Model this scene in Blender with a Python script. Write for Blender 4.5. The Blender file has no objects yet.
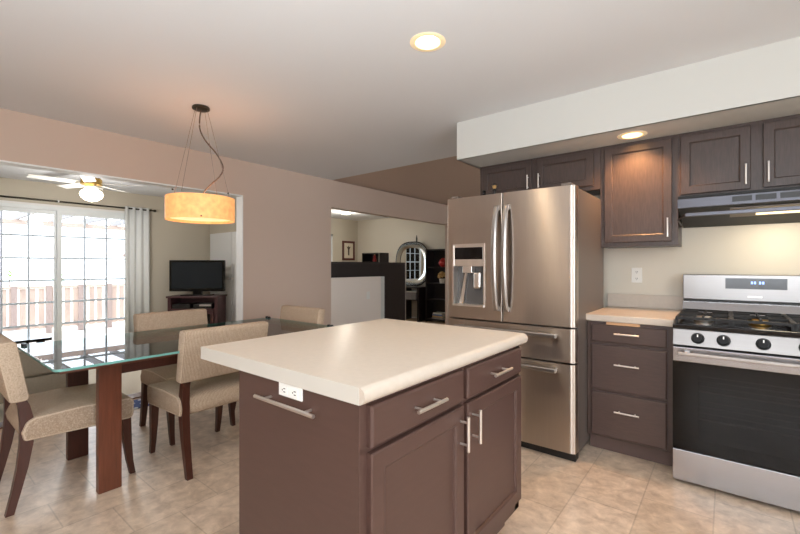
import bpy, bmesh, math, random
from mathutils import Vector, Matrix
random.seed(7)
PI = math.pi
SC = bpy.context.scene
COL = SC.collection
# ------------------------------------------------------------------ camera
TH = math.radians(38.7)
cam_d = bpy.data.cameras.new('camera'); cam = bpy.data.objects.new('camera', cam_d); COL.objects.link(cam)
cam.location = (0, 0, 1.236); cam.rotation_euler = (PI/2, 0, TH)
cam_d.sensor_width = 36; cam_d.lens = 408/800*36; cam_d.shift_y = -1/800
cam_d.clip_start = .02; cam_d.clip_end = 300
SC.camera = cam
# ------------------------------------------------------------------ world, sun, window daylight, exposure
W = bpy.data.worlds.new('sky'); SC.world = W; W.use_nodes = True
bg = W.node_tree.nodes['Background']
bg.inputs[0].default_value = (.80, .90, 1.0, 1); bg.inputs[1].default_value = 4.4
sun_d = bpy.data.lights.new('sun', 'SUN'); sun_d.energy = 2.2; sun_d.angle = .01; sun_d.color = (1, .93, .84)
sun = bpy.data.objects.new('sun', sun_d); COL.objects.link(sun)
sun.rotation_euler = Vector((-.42, .38, -.82)).to_track_quat('-Z', 'Y').to_euler()
def area(name, loc, to, sx, sy, e, col):
    d = bpy.data.lights.new(name, 'AREA'); d.shape = 'RECTANGLE'; d.size = sx; d.size_y = sy; d.energy = e; d.color = col
    o = bpy.data.objects.new(name, d); COL.objects.link(o); o.location = loc
    o.rotation_euler = Vector(to).to_track_quat('-Z', 'Y').to_euler()
    return o
area('daylight_rear_window', (.55, -2.52, 1.45), (0, 1, 0), 2.1, 1.3, 34, (.96, .99, 1))
area('daylight_side_window', (2.32, .35, 1.45), (-1, 0, 0), 2.0, 1.3, 38, (.95, .98, 1))
area('living_fill_light', (2.32, 6.2, 1.5), (-1, 0, -.3), 2.0, 1.5, 17, (1, .96, .91))  # added fill that brightens the vault and half wall, source unseen
fd = bpy.data.lights.new('bounced_flash', 'SPOT'); fd.energy = 290; fd.color = (.92, .97, 1); fd.spot_size = math.radians(142); fd.spot_blend = .9; fd.shadow_soft_size = .25
fo = bpy.data.objects.new('bounced_flash', fd); COL.objects.link(fo); fo.location = (.1, -.9, .80)
fo.rotation_euler = Vector((-.22, .14, 1)).to_track_quat('-Z', 'Y').to_euler()
SC.view_settings.view_transform = 'Standard'; SC.view_settings.look = 'None'
SC.view_settings.gamma = 1; SC.view_settings.use_curve_mapping = False
SC.view_settings.exposure = 0.27
# ------------------------------------------------------------------ materials
def lin(c):
    return tuple(((v/255)/12.92 if v/255 <= .04045 else ((v/255+.055)/1.055)**2.4) for v in c) + (1,)
def mat(name, rgb, rough=.5, metal=0, noise=0, nscale=20, stretch=(1, 1, 1), bump=0, bscale=60, aniso=0, emit=0, ecol=None, spec=None, coat=0, arot=0):
    m = bpy.data.materials.new(name); m.use_nodes = True
    nt = m.node_tree; b = nt.nodes['Principled BSDF']
    c = lin(rgb)
    b.inputs['Base Color'].default_value = c; b.inputs['Roughness'].default_value = rough; b.inputs['Metallic'].default_value = metal
    if spec is not None: b.inputs['Specular IOR Level'].default_value = spec
    if aniso: b.inputs['Anisotropic'].default_value = aniso; b.inputs['Anisotropic Rotation'].default_value = arot
    if coat: b.inputs['Coat Weight'].default_value = coat; b.inputs['Coat Roughness'].default_value = .1
    if emit:
        b.inputs['Emission Color'].default_value = lin(ecol or rgb); b.inputs['Emission Strength'].default_value = emit
    tc = mp = None
    if noise or bump:
        tc = nt.nodes.new('ShaderNodeTexCoord'); mp = nt.nodes.new('ShaderNodeMapping'); mp.inputs['Scale'].default_value = stretch
        nt.links.new(tc.outputs['Object'], mp.inputs[0])
    if noise:
        n = nt.nodes.new('ShaderNodeTexNoise'); n.inputs['Scale'].default_value = nscale; n.inputs['Detail'].default_value = 6
        nt.links.new(mp.outputs[0], n.inputs[0])
        r = nt.nodes.new('ShaderNodeValToRGB')
        r.color_ramp.elements[0].position = .3; r.color_ramp.elements[1].position = .7
        r.color_ramp.elements[0].color = tuple(v*(1-noise) for v in c[:3]) + (1,)
        r.color_ramp.elements[1].color = tuple(min(1, v*(1+noise)) for v in c[:3]) + (1,)
        nt.links.new(n.outputs[0], r.inputs[0]); nt.links.new(r.outputs[0], b.inputs['Base Color'])
        if emit and not ecol: nt.links.new(r.outputs[0], b.inputs['Emission Color'])
    if bump:
        n2 = nt.nodes.new('ShaderNodeTexNoise'); n2.inputs['Scale'].default_value = bscale; n2.inputs['Detail'].default_value = 3
        nt.links.new(mp.outputs[0], n2.inputs[0])
        bp = nt.nodes.new('ShaderNodeBump'); bp.inputs['Strength'].default_value = bump; bp.inputs['Distance'].default_value = .01
        nt.links.new(n2.outputs[0], bp.inputs['Height']); nt.links.new(bp.outputs[0], b.inputs['Normal'])
    return m
def glass_mat(name, tint=(1, 1, 1), ior=1.5, rough=0.0):
    m = bpy.data.materials.new(name); m.use_nodes = True; nt = m.node_tree
    nt.nodes.remove(nt.nodes['Principled BSDF']); out = nt.nodes['Material Output']
    t = nt.nodes.new('ShaderNodeBsdfTransparent'); t.inputs[0].default_value = (*tint, 1)
    g = nt.nodes.new('ShaderNodeBsdfGlossy'); g.inputs['Roughness'].default_value = rough
    f = nt.nodes.new('ShaderNodeFresnel'); f.inputs[0].default_value = ior
    mx = nt.nodes.new('ShaderNodeMixShader')
    nt.links.new(f.outputs[0], mx.inputs[0]); nt.links.new(t.outputs[0], mx.inputs[1]); nt.links.new(g.outputs[0], mx.inputs[2])
    nt.links.new(mx.outputs[0], out.inputs[0])
    return m
M = {}
M['wall'] = mat('taupe_wall_paint', (205, 183, 167), .75, bump=.03, bscale=300)
M['wall_light'] = mat('cream_wall_paint', (220, 213, 199), .7, bump=.03, bscale=300)
M['wall_sun'] = mat('beige_wall_paint', (205, 196, 178), .75)
M['ceiling'] = mat('ceiling_paint', (228, 229, 231), .85, bump=.06, bscale=220)
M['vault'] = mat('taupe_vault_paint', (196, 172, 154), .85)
M['half_wall'] = mat('pale_half_wall_paint', (240, 230, 220), .7)
M['white'] = mat('white_paint', (240, 240, 238), .5)
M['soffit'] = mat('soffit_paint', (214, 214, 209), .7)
M['vinyl_white'] = mat('white_vinyl', (236, 240, 240), .4)
M['muntin'] = mat('muntin_white', (214, 226, 236), .5)
M['cab_paint'] = mat('brown_painted_wood', (82, 59, 52), .42, noise=.05, nscale=9, stretch=(1, 1, 6), bump=.02, bscale=90)
M['cab_oak'] = mat('stained_oak', (78, 65, 61), .36, noise=.2, nscale=26, stretch=(6, 6, .55), bump=.06, bscale=60)
M['cab_dark'] = mat('cabinet_gap_shadow_wood', (70, 56, 52), .6)
M['base_oak'] = mat('base_cabinet_wood', (80, 63, 58), .4, noise=.12, nscale=20, stretch=(.8, 8, 8), bump=.03)
M['toe'] = mat('toe_board', (98, 78, 72), .5)
M['nickel'] = mat('brushed_nickel', (236, 231, 226), .34, 1)
M['steel'] = mat('brushed_stainless', (198, 188, 179), .30, 1, noise=.03, nscale=8, stretch=(40, 40, .6), aniso=.92, arot=.25)
M['steel_h'] = mat('brushed_stainless_horizontal', (172, 171, 174), .27, 1, noise=.04, nscale=8, stretch=(.6, 40, 40), aniso=.6)
M['hood_steel'] = mat('grey_hood_steel', (92, 92, 98), .34, 1, noise=.05, nscale=8, stretch=(.6, 40, 40))
M['panel_steel'] = mat('satin_panel_steel', (150, 147, 146), .3, 1, noise=.04, nscale=8, stretch=(.6, 40, 40))
M['handle_steel'] = mat('satin_handle_steel', (176, 171, 167), .32, 1)
M['knob'] = mat('black_knob_plastic', (12, 12, 14), .4, spec=.25)
M['recess'] = mat('dark_grey_plastic', (84, 82, 82), .4)
M['case'] = mat('fridge_side_grey', (118, 108, 102), .45, .3, bump=.02, bscale=400)
M['black_gloss'] = mat('black_gloss', (10, 10, 12), .12)
M['black'] = mat('black_satin', (22, 21, 22), .35)
M['black_iron'] = mat('cast_iron', (20, 20, 21), .55)
M['dark_bronze'] = mat('dark_bronze', (58, 54, 44), .4, .6)
M['cord'] = mat('brown_cord', (92, 72, 58), .5)
M['wire'] = mat('steel_wire', (150, 130, 115), .4, .6)
M['laminate'] = mat('cream_laminate', (204, 191, 177), .32, noise=.03, nscale=40)
M['laminate_edge'] = mat('cream_laminate_edge', (206, 200, 190), .3)
M['butcher'] = mat('tan_board_wood', (196, 152, 112), .5, noise=.1, nscale=12, stretch=(1, 8, 8))
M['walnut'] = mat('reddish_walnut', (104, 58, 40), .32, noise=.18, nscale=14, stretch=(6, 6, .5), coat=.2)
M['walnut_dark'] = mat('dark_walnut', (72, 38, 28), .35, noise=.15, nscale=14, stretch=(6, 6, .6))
M['espresso'] = mat('espresso_wood', (36, 27, 26), .35, noise=.1, nscale=12, stretch=(1, 1, 8))
M['tv_wood'] = mat('mahogany_cabinet', (74, 44, 46), .4, noise=.12, nscale=10)
M['grey_cloth'] = mat('grey_basket_cloth', (130, 125, 124), .9, noise=.1)
M['sofa'] = mat('olive_grey_upholstery', (150, 142, 126), .9, noise=.06, nscale=90, bump=.1, bscale=200)
M['curtain'] = mat('pale_grey_curtain', (236, 238, 236), .85)
M['carpet'] = mat('pale_carpet', (214, 204, 186), .95, noise=.06, nscale=80)
M['wood_floor'] = mat('light_wood_floor', (186, 156, 126), .45, noise=.1, nscale=8, stretch=(1, 10, 1))
M['brass'] = mat('brass', (196, 160, 90), .3, 1)
M['fan_white'] = mat('fan_blade_white', (236, 234, 226), .5)
M['globe'] = mat('lit_globe_glass', (255, 246, 224), .4, emit=2.2)
M['bulb'] = mat('lit_bulb', (255, 226, 176), .4, emit=24)
M['can'] = mat('recessed_can_white', (250, 226, 184), .4, emit=.25)
M['shade'] = mat('amber_mottled_shade', (240, 170, 106), .6, noise=.14, nscale=26, emit=.62)
M['diffuser'] = mat('lit_diffuser', (255, 214, 158), .5, emit=1.05)
M['hood_lens'] = mat('hood_light_lens', (255, 236, 190), .4, emit=1.6)
M['outlet'] = mat('outlet_plastic', (240, 238, 232), .35)
M['slot'] = mat('outlet_slot', (60, 56, 52), .6)
M['screen'] = mat('tv_screen', (34, 40, 46), .12)
M['display'] = mat('dark_display', (48, 48, 54), .15)
M['digit'] = mat('blue_clock_digits', (150, 190, 255), .4, emit=1.2)
M['red'] = mat('red_glaze', (176, 40, 36), .3)
M['straw'] = mat('dried_flower_tan', (186, 150, 96), .9, noise=.3, nscale=40)
M['pot'] = mat('white_pot', (232, 228, 218), .4)
M['mirror'] = mat('mirror_silver', (245, 245, 245), .01, 1)
M['silver'] = mat('silver_bevel', (220, 222, 222), .12, 1)
M['frame_wood'] = mat('red_brown_frame', (92, 40, 30), .4)
M['paper'] = mat('cream_mat_board', (226, 216, 196), .8)
M['ink'] = mat('print_ink', (88, 72, 62), .8)
M['deck'] = mat('white_deck_boards', (196, 186, 178), .7, noise=.04, nscale=6)
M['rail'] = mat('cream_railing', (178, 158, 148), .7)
M['rail_post'] = mat('grey_pink_post', (150, 134, 130), .7)
M['rafter_grey'] = mat('shaded_rafter_grey', (140, 138, 140), .8)  # the grey puts shade on the white rafters into their colour
M['leaf'] = mat('green_leaf', (130, 176, 70), .6)
M['ground'] = mat('pale_dry_ground', (206, 200, 180), .9, noise=.1, nscale=3)
M['flue'] = mat('roof_shingle', (110, 100, 95), .9)
M['glass'] = glass_mat('clear_glass')
M['table_glass'] = glass_mat('table_glass_sheet', (.80, .87, .86), 1.46)
M['glass_edge'] = mat('teal_glass_edge', (120, 176, 168), .1)
M['oven_glass'] = glass_mat('smoked_oven_glass', (.24, .21, .22), 1.38)
def tweed():
    m = bpy.data.materials.new('beige_tweed'); m.use_nodes = True; nt = m.node_tree; b = nt.nodes['Principled BSDF']
    b.inputs['Roughness'].default_value = .95; b.inputs['Specular IOR Level'].default_value = .2
    tc = nt.nodes.new('ShaderNodeTexCoord')
    w = nt.nodes.new('ShaderNodeTexWave'); w.wave_type = 'BANDS'; w.bands_direction = 'X'
    w.inputs['Scale'].default_value = 38; w.inputs['Distortion'].default_value = 2.5; w.inputs['Detail'].default_value = 2; w.inputs['Detail Scale'].default_value = 5
    n = nt.nodes.new('ShaderNodeTexNoise'); n.inputs['Scale'].default_value = 140; n.inputs['Detail'].default_value = 3
    nt.links.new(tc.outputs['Object'], w.inputs[0]); nt.links.new(tc.outputs['Object'], n.inputs[0])
    mx = nt.nodes.new('ShaderNodeMix'); mx.inputs[0].default_value = .5
    nt.links.new(w.outputs['Fac'], mx.inputs[2]); nt.links.new(n.outputs[0], mx.inputs[3])
    r = nt.nodes.new('ShaderNodeValToRGB'); r.color_ramp.elements[0].position = .25; r.color_ramp.elements[1].position = .75
    r.color_ramp.elements[0].color = lin((160, 138, 118)); r.color_ramp.elements[1].color = lin((202, 182, 160))
    nt.links.new(mx.outputs[0], r.inputs[0]); nt.links.new(r.outputs[0], b.inputs['Base Color'])
    bp = nt.nodes.new('ShaderNodeBump'); bp.inputs['Strength'].default_value = .25; bp.inputs['Distance'].default_value = .004
    nt.links.new(mx.outputs[0], bp.inputs['Height']); nt.links.new(bp.outputs[0], b.inputs['Normal'])
    return m
M['tweed'] = tweed()
def tile():
    m = bpy.data.materials.new('beige_stone_tile'); m.use_nodes = True; nt = m.node_tree; b = nt.nodes['Principled BSDF']
    tc = nt.nodes.new('ShaderNodeTexCoord'); mp = nt.nodes.new('ShaderNodeMapping'); mp.inputs['Location'].default_value = (.11, .05, 0)
    mp.inputs['Rotation'].default_value = (0, 0, PI/2)
    nt.links.new(tc.outputs['Object'], mp.inputs[0])
    br = nt.nodes.new('ShaderNodeTexBrick'); br.offset = .5; br.inputs['Scale'].default_value = 1
    br.inputs['Brick Width'].default_value = .40; br.inputs['Row Height'].default_value = .30; br.inputs['Mortar Size'].default_value = .004
    br.inputs['Mortar Smooth'].default_value = .4
    br.inputs['Color1'].default_value = lin((236, 215, 194)); br.inputs['Color2'].default_value = lin((224, 202, 179)); br.inputs['Mortar'].default_value = lin((206, 186, 165))
    nt.links.new(mp.outputs[0], br.inputs[0])
    n = nt.nodes.new('ShaderNodeTexNoise'); n.inputs['Scale'].default_value = 13; n.inputs['Detail'].default_value = 12; n.inputs['Roughness'].default_value = .65; n.inputs['Distortion'].default_value = .35
    nt.links.new(tc.outputs['Object'], n.inputs[0])
    r = nt.nodes.new('ShaderNodeValToRGB'); r.color_ramp.elements[0].position = .3; r.color_ramp.elements[1].position = .72
    r.color_ramp.elements[0].color = (.55, .51, .48, 1); r.color_ramp.elements[1].color = (1.0, 1.0, 1.0, 1)
    nt.links.new(n.outputs[0], r.inputs[0])
    mx = nt.nodes.new('ShaderNodeMix'); mx.data_type = 'RGBA'; mx.blend_type = 'MULTIPLY'; mx.inputs[0].default_value = 1
    nt.links.new(br.outputs[0], mx.inputs[6]); nt.links.new(r.outputs[0], mx.inputs[7])
    nt.links.new(mx.outputs[2], b.inputs['Base Color'])
    b.inputs['Roughness'].default_value = .33; b.inputs['Specular IOR Level'].default_value = .8
    bp = nt.nodes.new('ShaderNodeBump'); bp.inputs['Strength'].default_value = .15; bp.inputs['Distance'].default_value = .003
    nt.links.new(n.outputs[0], bp.inputs['Height']); nt.links.new(bp.outputs[0], b.inputs['Normal'])
    return m
M['tile'] = tile()
def mat_pattern():
    m = bpy.data.materials.new('blue_white_woven'); m.use_nodes = True; nt = m.node_tree; b = nt.nodes['Principled BSDF']
    tc = nt.nodes.new('ShaderNodeTexCoord'); ch = nt.nodes.new('ShaderNodeTexVoronoi'); ch.inputs['Scale'].default_value = 22
    nt.links.new(tc.outputs['Object'], ch.inputs[0])
    r = nt.nodes.new('ShaderNodeValToRGB'); r.color_ramp.interpolation = 'CONSTANT'
    r.color_ramp.elements[0].color = lin((225, 228, 235)); r.color_ramp.elements[1].color = lin((60, 78, 130)); r.color_ramp.elements[1].position = .42
    nt.links.new(ch.outputs['Distance'], r.inputs[0]); nt.links.new(r.outputs[0], b.inputs['Base Color']); b.inputs['Roughness'].default_value = .9
    return m
M['rug'] = mat_pattern()
# ------------------------------------------------------------------ mesh helpers
def B(): return bmesh.new()
def add_box(bm, x0, x1, y0, y1, z0, z1, bev=0, seg=2):
    t = bmesh.new(); bmesh.ops.create_cube(t, size=1)
    for v in t.verts: v.co = Vector(((x0+x1)/2 + v.co.x*(x1-x0), (y0+y1)/2 + v.co.y*(y1-y0), (z0+z1)/2 + v.co.z*(z1-z0)))
    if bev: bmesh.ops.bevel(t, geom=t.edges[:], offset=bev, segments=seg, profile=.5, affect='EDGES')
    merge(bm, t); return bm
def merge(bm, t, mtx=None):
    if mtx is not None: bmesh.ops.transform(t, matrix=mtx, verts=t.verts)
    me = bpy.data.meshes.new('tmp'); t.to_mesh(me); t.free(); bm.from_mesh(me); bpy.data.meshes.remove(me)
def box(*a, bev=0, seg=2): return add_box(B(), *a, bev=bev, seg=seg)
def add_cyl(bm, p, q, r, r2=None, seg=16):
    p, q = Vector(p), Vector(q); d = q-p; t = bmesh.new()
    bmesh.ops.create_cone(t, cap_ends=True, segments=seg, radius1=r, radius2=r if r2 is None else r2, depth=d.length)
    merge(bm, t, Matrix.Translation((p+q)/2) @ d.to_track_quat('Z', 'Y').to_matrix().to_4x4()); return bm
def add_tube(bm, pts, r, seg=8):
    pts = [Vector(p) for p in pts]; rings = []
    for i, p in enumerate(pts):
        d = (pts[min(i+1, len(pts)-1)] - pts[max(i-1, 0)]).normalized()
        q = d.to_track_quat('Z', 'Y'); rr = r[i] if isinstance(r, (list, tuple)) else r
        rings.append([bm.verts.new(p + q @ Vector((rr*math.cos(2*PI*k/seg), rr*math.sin(2*PI*k/seg), 0))) for k in range(seg)])
    for a, b in zip(rings, rings[1:]):
        for k in range(seg): bm.faces.new((a[k], a[(k+1) % seg], b[(k+1) % seg], b[k]))
    bm.faces.new(rings[0][::-1]); bm.faces.new(rings[-1]); return bm
def add_lathe(bm, prof, c=(0, 0, 0), seg=32):
    rings = []
    for r, z in prof:
        if r < 1e-5: rings.append([bm.verts.new((c[0], c[1], c[2]+z))])
        else: rings.append([bm.verts.new((c[0]+r*math.cos(2*PI*k/seg), c[1]+r*math.sin(2*PI*k/seg), c[2]+z)) for k in range(seg)])
    for a, b in zip(rings, rings[1:]):
        for k in range(seg):
            k2 = (k+1) % seg
            f = [a[0] if len(a) == 1 else a[k], a[0] if len(a) == 1 else a[k2], b[0] if len(b) == 1 else b[k2], b[0] if len(b) == 1 else b[k]]
            f = list(dict.fromkeys(f))
            if len(f) > 2: bm.faces.new(f)
    return bm
def add_prism(bm, prof, h0, h1, axis='z', bev=0):
    """closed 2-D outline extruded along an axis"""
    t = bmesh.new()
    def P(a, b, h): return {'z': (a, b, h), 'x': (h, a, b), 'y': (a, h, b)}[axis]
    lo = [t.verts.new(P(a, b, h0)) for a, b in prof]; hi = [t.verts.new(P(a, b, h1)) for a, b in prof]
    n = len(prof)
    for k in range(n): t.faces.new((lo[k], lo[(k+1) % n], hi[(k+1) % n], hi[k]))
    t.faces.new(lo[::-1]); t.faces.new(hi)
    bmesh.ops.recalc_face_normals(t, faces=t.faces)
    if bev:
        e = [e for e in t.edges if abs(e.calc_face_angle(0)) > .6]
        bmesh.ops.bevel(t, geom=e, offset=bev, segments=2, profile=.5, affect='EDGES')
    merge(bm, t); return bm
def ringslab(bm, x0, x1, z0, z1, rings):
    """panel facing -Y: successive rectangles (inset, y) joined; back first, centre last"""
    vs = []
    for ins, y in rings:
        vs.append([bm.verts.new(p) for p in ((x0+ins, y, z0+ins), (x1-ins, y, z0+ins), (x1-ins, y, z1-ins), (x0+ins, y, z1-ins))])
    for a, b in zip(vs, vs[1:]):
        for k in range(4): bm.faces.new((a[k], a[(k+1) % 4], b[(k+1) % 4], b[k]))
    bm.faces.new(vs[0][::-1]); bm.faces.new(vs[-1])
    return bm
def obj(name, bm, m, parent=None, smooth=False, label=None):
    bmesh.ops.recalc_face_normals(bm, faces=bm.faces)
    me = bpy.data.meshes.new(name); bm.to_mesh(me); bm.free()
    me.materials.append(M[m] if isinstance(m, str) else m)
    if smooth:
        for p in me.polygons: p.use_smooth = True
        try: me.set_sharp_from_angle(angle=math.radians(38))
        except Exception: pass
    o = bpy.data.objects.new(name, me); COL.objects.link(o)
    if parent is not None: o.parent = parent
    if label: o['label'] = label
    return o
def thing(name, label, cat, loc=(0, 0, 0), rz=0, group=None):
    o = bpy.data.objects.new(name, None); COL.objects.link(o); o.empty_display_size = .1
    o.location = loc; o.rotation_euler = (0, 0, rz); o['label'] = label; o['category'] = cat
    if group: o['group'] = group
    return o
def tag(o, label, cat, group=None, kind=None):
    o['label'] = label; o['category'] = cat
    if group: o['group'] = group
    if kind: o['kind'] = kind
    return o
def struct(name, bm, m, label=None, parent=None):
    o = obj(name, bm, m, parent)
    if parent is None: o['kind'] = 'structure'; o['category'] = name.split('_')[0]; o['label'] = label or name.replace('_', ' ')
    return o
def dup(root, loc, rz, label):
    r = root.copy(); COL.objects.link(r); r.location = loc; r.rotation_euler = (0, 0, rz); r['label'] = label
    for ch in list(root.children):
        c = ch.copy(); COL.objects.link(c); c.parent = r
        for g in ch.children:
            d = g.copy(); COL.objects.link(d); d.parent = c
    return r
def plate_with_hole(bm, x0, x1, y0, y1, z, cx, cy, r, seg=32):
    inner, outer = [], []
    for k in range(seg):
        a = 2*PI*k/seg; c, s = math.cos(a), math.sin(a)
        inner.append(bm.verts.new((cx+r*c, cy+r*s, z)))
        tx = ((x1-cx)/c if c > 1e-9 else (x0-cx)/c if c < -1e-9 else 1e9); ty = ((y1-cy)/s if s > 1e-9 else (y0-cy)/s if s < -1e-9 else 1e9)
        t = min(tx, ty); outer.append(bm.verts.new((cx+t*c, cy+t*s, z)))
    for k in range(seg):
        k2 = (k+1) % seg; bm.faces.new((inner[k], inner[k2], outer[k2], outer[k]))
    return bm
# ------------------------------------------------------------------ the shell
XW, YS, ZC = -4.32, 3.62, 2.44           # dining wall, stove wall, ceiling
XE, YF, YV, YP = -7.70, 7.80, 3.87, 3.81  # outer wall, far wall, end of flat ceiling, partition
XR, YR, YB = 2.40, -2.60, -1.2
struct('floor', box(-4.38, XR, YR, YF, -.1, 0), 'tile', 'beige stone tile kitchen floor')
struct('floor_sunroom', box(XE-.15, -4.38, YB-.12, YP, -.1, -.001), 'carpet', 'pale floor of the sunroom')
struct('floor_living_room', box(XE-.15, -4.38, YP, YF, -.1, -.001), 'wood_floor', 'wood floor of the living room')
struct('trim_1', box(-4.44, XW+.02, -.3, 2.52, 0, .012), 'walnut', 'wooden threshold under the wide opening')
w = B()
OY0, OY1, OZ = -.30, 2.52, 2.045
add_box(w, XW-.12, XW, YR, OY0, 0, ZC); add_box(w, XW-.12, XW, OY0, OY1, OZ, ZC); add_box(w, XW-.12, XW, OY1, 3.85, 0, ZC)
add_box(w, XW-.12, XW, 3.85, 7.0, 2.055, ZC); add_box(w, XW-.12, XW, 7.0, YF, 0, ZC)
struct('wall_left', w, 'wall', 'taupe dining room wall with two openings')
struct('wall_half', box(XW-.12, XW, 3.85, 4.97, 0, 1.068), 'half_wall', 'low half wall in the second opening')
struct('trim_2', box(XW-.125, XW+.006, 4.90, 4.985, 0, 1.068, bev=.003), 'soffit', 'end board of the half wall')
t = B()
add_box(t, XW-.122, XW+.002, OY1-.012, OY1, .012, OZ); add_box(t, XW-.122, XW+.002, OY0, OY1, OZ-.012, OZ)
struct('trim_3', t, 'white', 'white painted reveal of the wide opening')
bb = B()
add_box(bb, XW, XW+.012, OY1+.0, 4.97, 0, .09); add_box(bb, XW, XW+.012, YR, OY0, 0, .09)
struct('baseboard_left', bb, 'white', 'white baseboard of dining wall')
struct('wall_stove', box(-1.772, XR, YS, YS+.12, 0, ZC), 'wall_light', 'cream kitchen wall behind the stove')
# flat ceiling with the hole of the recessed light
LX, LY, LR = -1.256, 1.806, .068
c = B()
plate_with_hole(c, LX-.2, LX+.2, LY-.2, LY+.2, ZC, LX, LY, LR)
add_box(c, XW-.12, LX-.2, YR, YV, ZC, ZC+.10); add_box(c, LX+.2, XR, YR, YV, ZC, ZC+.10)
add_box(c, LX-.2, LX+.2, YR, LY-.2, ZC, ZC+.10); add_box(c, LX-.2, LX+.2, LY+.2, YV, ZC, ZC+.10)
add_box(c, LX-.25, LX+.25, LY-.25, LY+.25, ZC+.11, ZC+.15)
struct('ceiling', c, 'ceiling', 'flat kitchen and dining ceiling')
rise = 2.2/6.72
v = B()
vp = [(XW-.12, ZC-.04+.04), (XR, ZC+.0+2.2), (XR, ZC+2.3), (XW-.12, ZC+.1)]
add_prism(v, vp, YV, YF+.1, 'y')
struct('ceiling_vault', v, 'vault', 'sloped ceiling beyond the kitchen')
g = B(); add_prism(g, [(XW-.12, ZC+.1), (XR, ZC+.1), (XR, ZC+2.25), (XW-.12, ZC+.105)], YV-.1, YV, 'y')
struct('wall_gable', g, 'wall', 'wall above flat ceiling edge')
struct('ceiling_sunroom', box(XE-.15, XW-.12, YB-.12, YP+.06, ZC, ZC+.1), 'ceiling', 'sunroom ceiling')
struct('ceiling_living_room', box(XE-.15, XW-.12, YP+.06, YF+.1, ZC, ZC+.1), 'ceiling', 'low living room ceiling')
struct('wall_partition', box(XE, XW-.12, YP, YP+.12, 0, ZC), 'wall_sun', 'wall between sunroom and living room')
struct('wall_far', box(XE-.15, XR, YF, YF+.12, 0, 4.8), 'wall_light', 'cream far wall of the living room')
struct('wall_sunroom_end', box(XE-.15, XW-.12, YB-.12, YB, 0, ZC), 'wall_sun', 'end wall of the sunroom')
SY0, SY1, SZ = .563, 2.535, 2.10
e = B()
def ext(y0, y1, z0, z1): add_box(e, XE-.15, XE, y0, y1, z0, z1)
ext(YB-.12, SY0, 0, ZC); ext(SY0, SY1, SZ, ZC); ext(SY1, 4.50, 0, ZC)
ext(4.50, 5.35, 0, .78); ext(4.50, 5.35, 1.95, ZC); ext(5.35, 6.05, 0, ZC); ext(6.05, 6.93, 0, .78); ext(6.05, 6.93, 2.03, ZC); ext(6.93, YF, 0, ZC)
struct('wall_outer', e, 'wall_sun', 'beige outer wall with patio door and windows')
# rear shell behind the camera, with two real windows
r = B()
def rear(x0, x1, z0, z1): add_box(r, x0, x1, YR-.12, YR, z0, z1)
rear(XW-.12, -3.7, 0, ZC); rear(-3.7, -.5, 0, ZC); rear(-.5, 1.6, 0, .8); rear(-.5, 1.6, 2.1, ZC); rear(1.6, XR+.12, 0, ZC)
struct('wall_rear', r, 'wall', 'kitchen wall behind the viewer')
r = B()
def side(y0, y1, z0, z1): add_box(r, XR, XR+.12, y0, y1, z0, z1)
side(YR, -.75, 0, ZC); side(-.75, 1.45, 0, .8); side(-.75, 1.45, 2.1, ZC); side(1.45, YV, 0, ZC); side(YV, 5.1, 0, 4.8); side(5.1, 7.3, 0, .75); side(5.1, 7.3, 2.3, 4.8); side(7.3, YF+.12, 0, 4.8)
struct('wall_right', r, 'wall_light', 'kitchen wall on the right side')
def plain_window(n, lab, axis, p, a0, a1, z0, z1, nv, nh):
    """frame with panes in a wall; axis 'x' = wall plane x=p, 'y' = wall plane y=p"""
    def bx(bm, u0, u1, d0, d1, h0, h1):
        if axis == 'x': add_box(bm, p+d0, p+d1, u0, u1, h0, h1)
        else: add_box(bm, u0, u1, p+d0, p+d1, h0, h1)
    f = B()
    bx(f, a0, a0+.05, -.05, .03, z0, z1); bx(f, a1-.05, a1, -.05, .03, z0, z1); bx(f, a0, a1, -.05, .03, z0, z0+.05); bx(f, a0, a1, -.05, .03, z1-.05, z1)
    root = struct(f'window_{n}', f, 'vinyl_white', lab)
    mu = B()
    for k in range(1, nv): u = a0+.05+(a1-a0-.1)*k/nv; bx(mu, u-.007, u+.007, -.02, 0, z0+.05, z1-.05)
    for k in range(1, nh): h = z0+.05+(z1-z0-.1)*k/nh; bx(mu, a0+.05, a1-.05, -.02, 0, h-(.02 if k == nh//2 else .01), h+(.02 if k == nh//2 else .01))
    struct('muntins', mu, 'muntin', parent=root)
    gl = B(); bx(gl, a0+.05, a1-.05, -.014, -.008, z0+.05, z1-.05); struct('pane', gl, 'glass', parent=root)
    return root
plain_window(1, 'living room window with white muntins, seen in the mirror', 'x', XE-.05, 4.50, 5.35, .78, 1.95, 3, 4)
plain_window(2, 'narrow bright strip of living room window beside the picture', 'x', XE-.05, 6.05, 6.93, .78, 2.03, 3, 4)
plain_window(3, 'kitchen window behind the viewer', 'y', YR-.03, -.5, 1.6, .8, 2.1, 2, 1)
plain_window(4, 'kitchen window on the right wall', 'x', XR+.06, -.75, 1.45, .8, 2.1, 2, 1)
plain_window(5, 'unseen window added for the living room fill light', 'x', XR+.06, 5.1, 7.3, .75, 2.3, 2, 1)  # unseen opening added to go with the fill light
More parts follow.
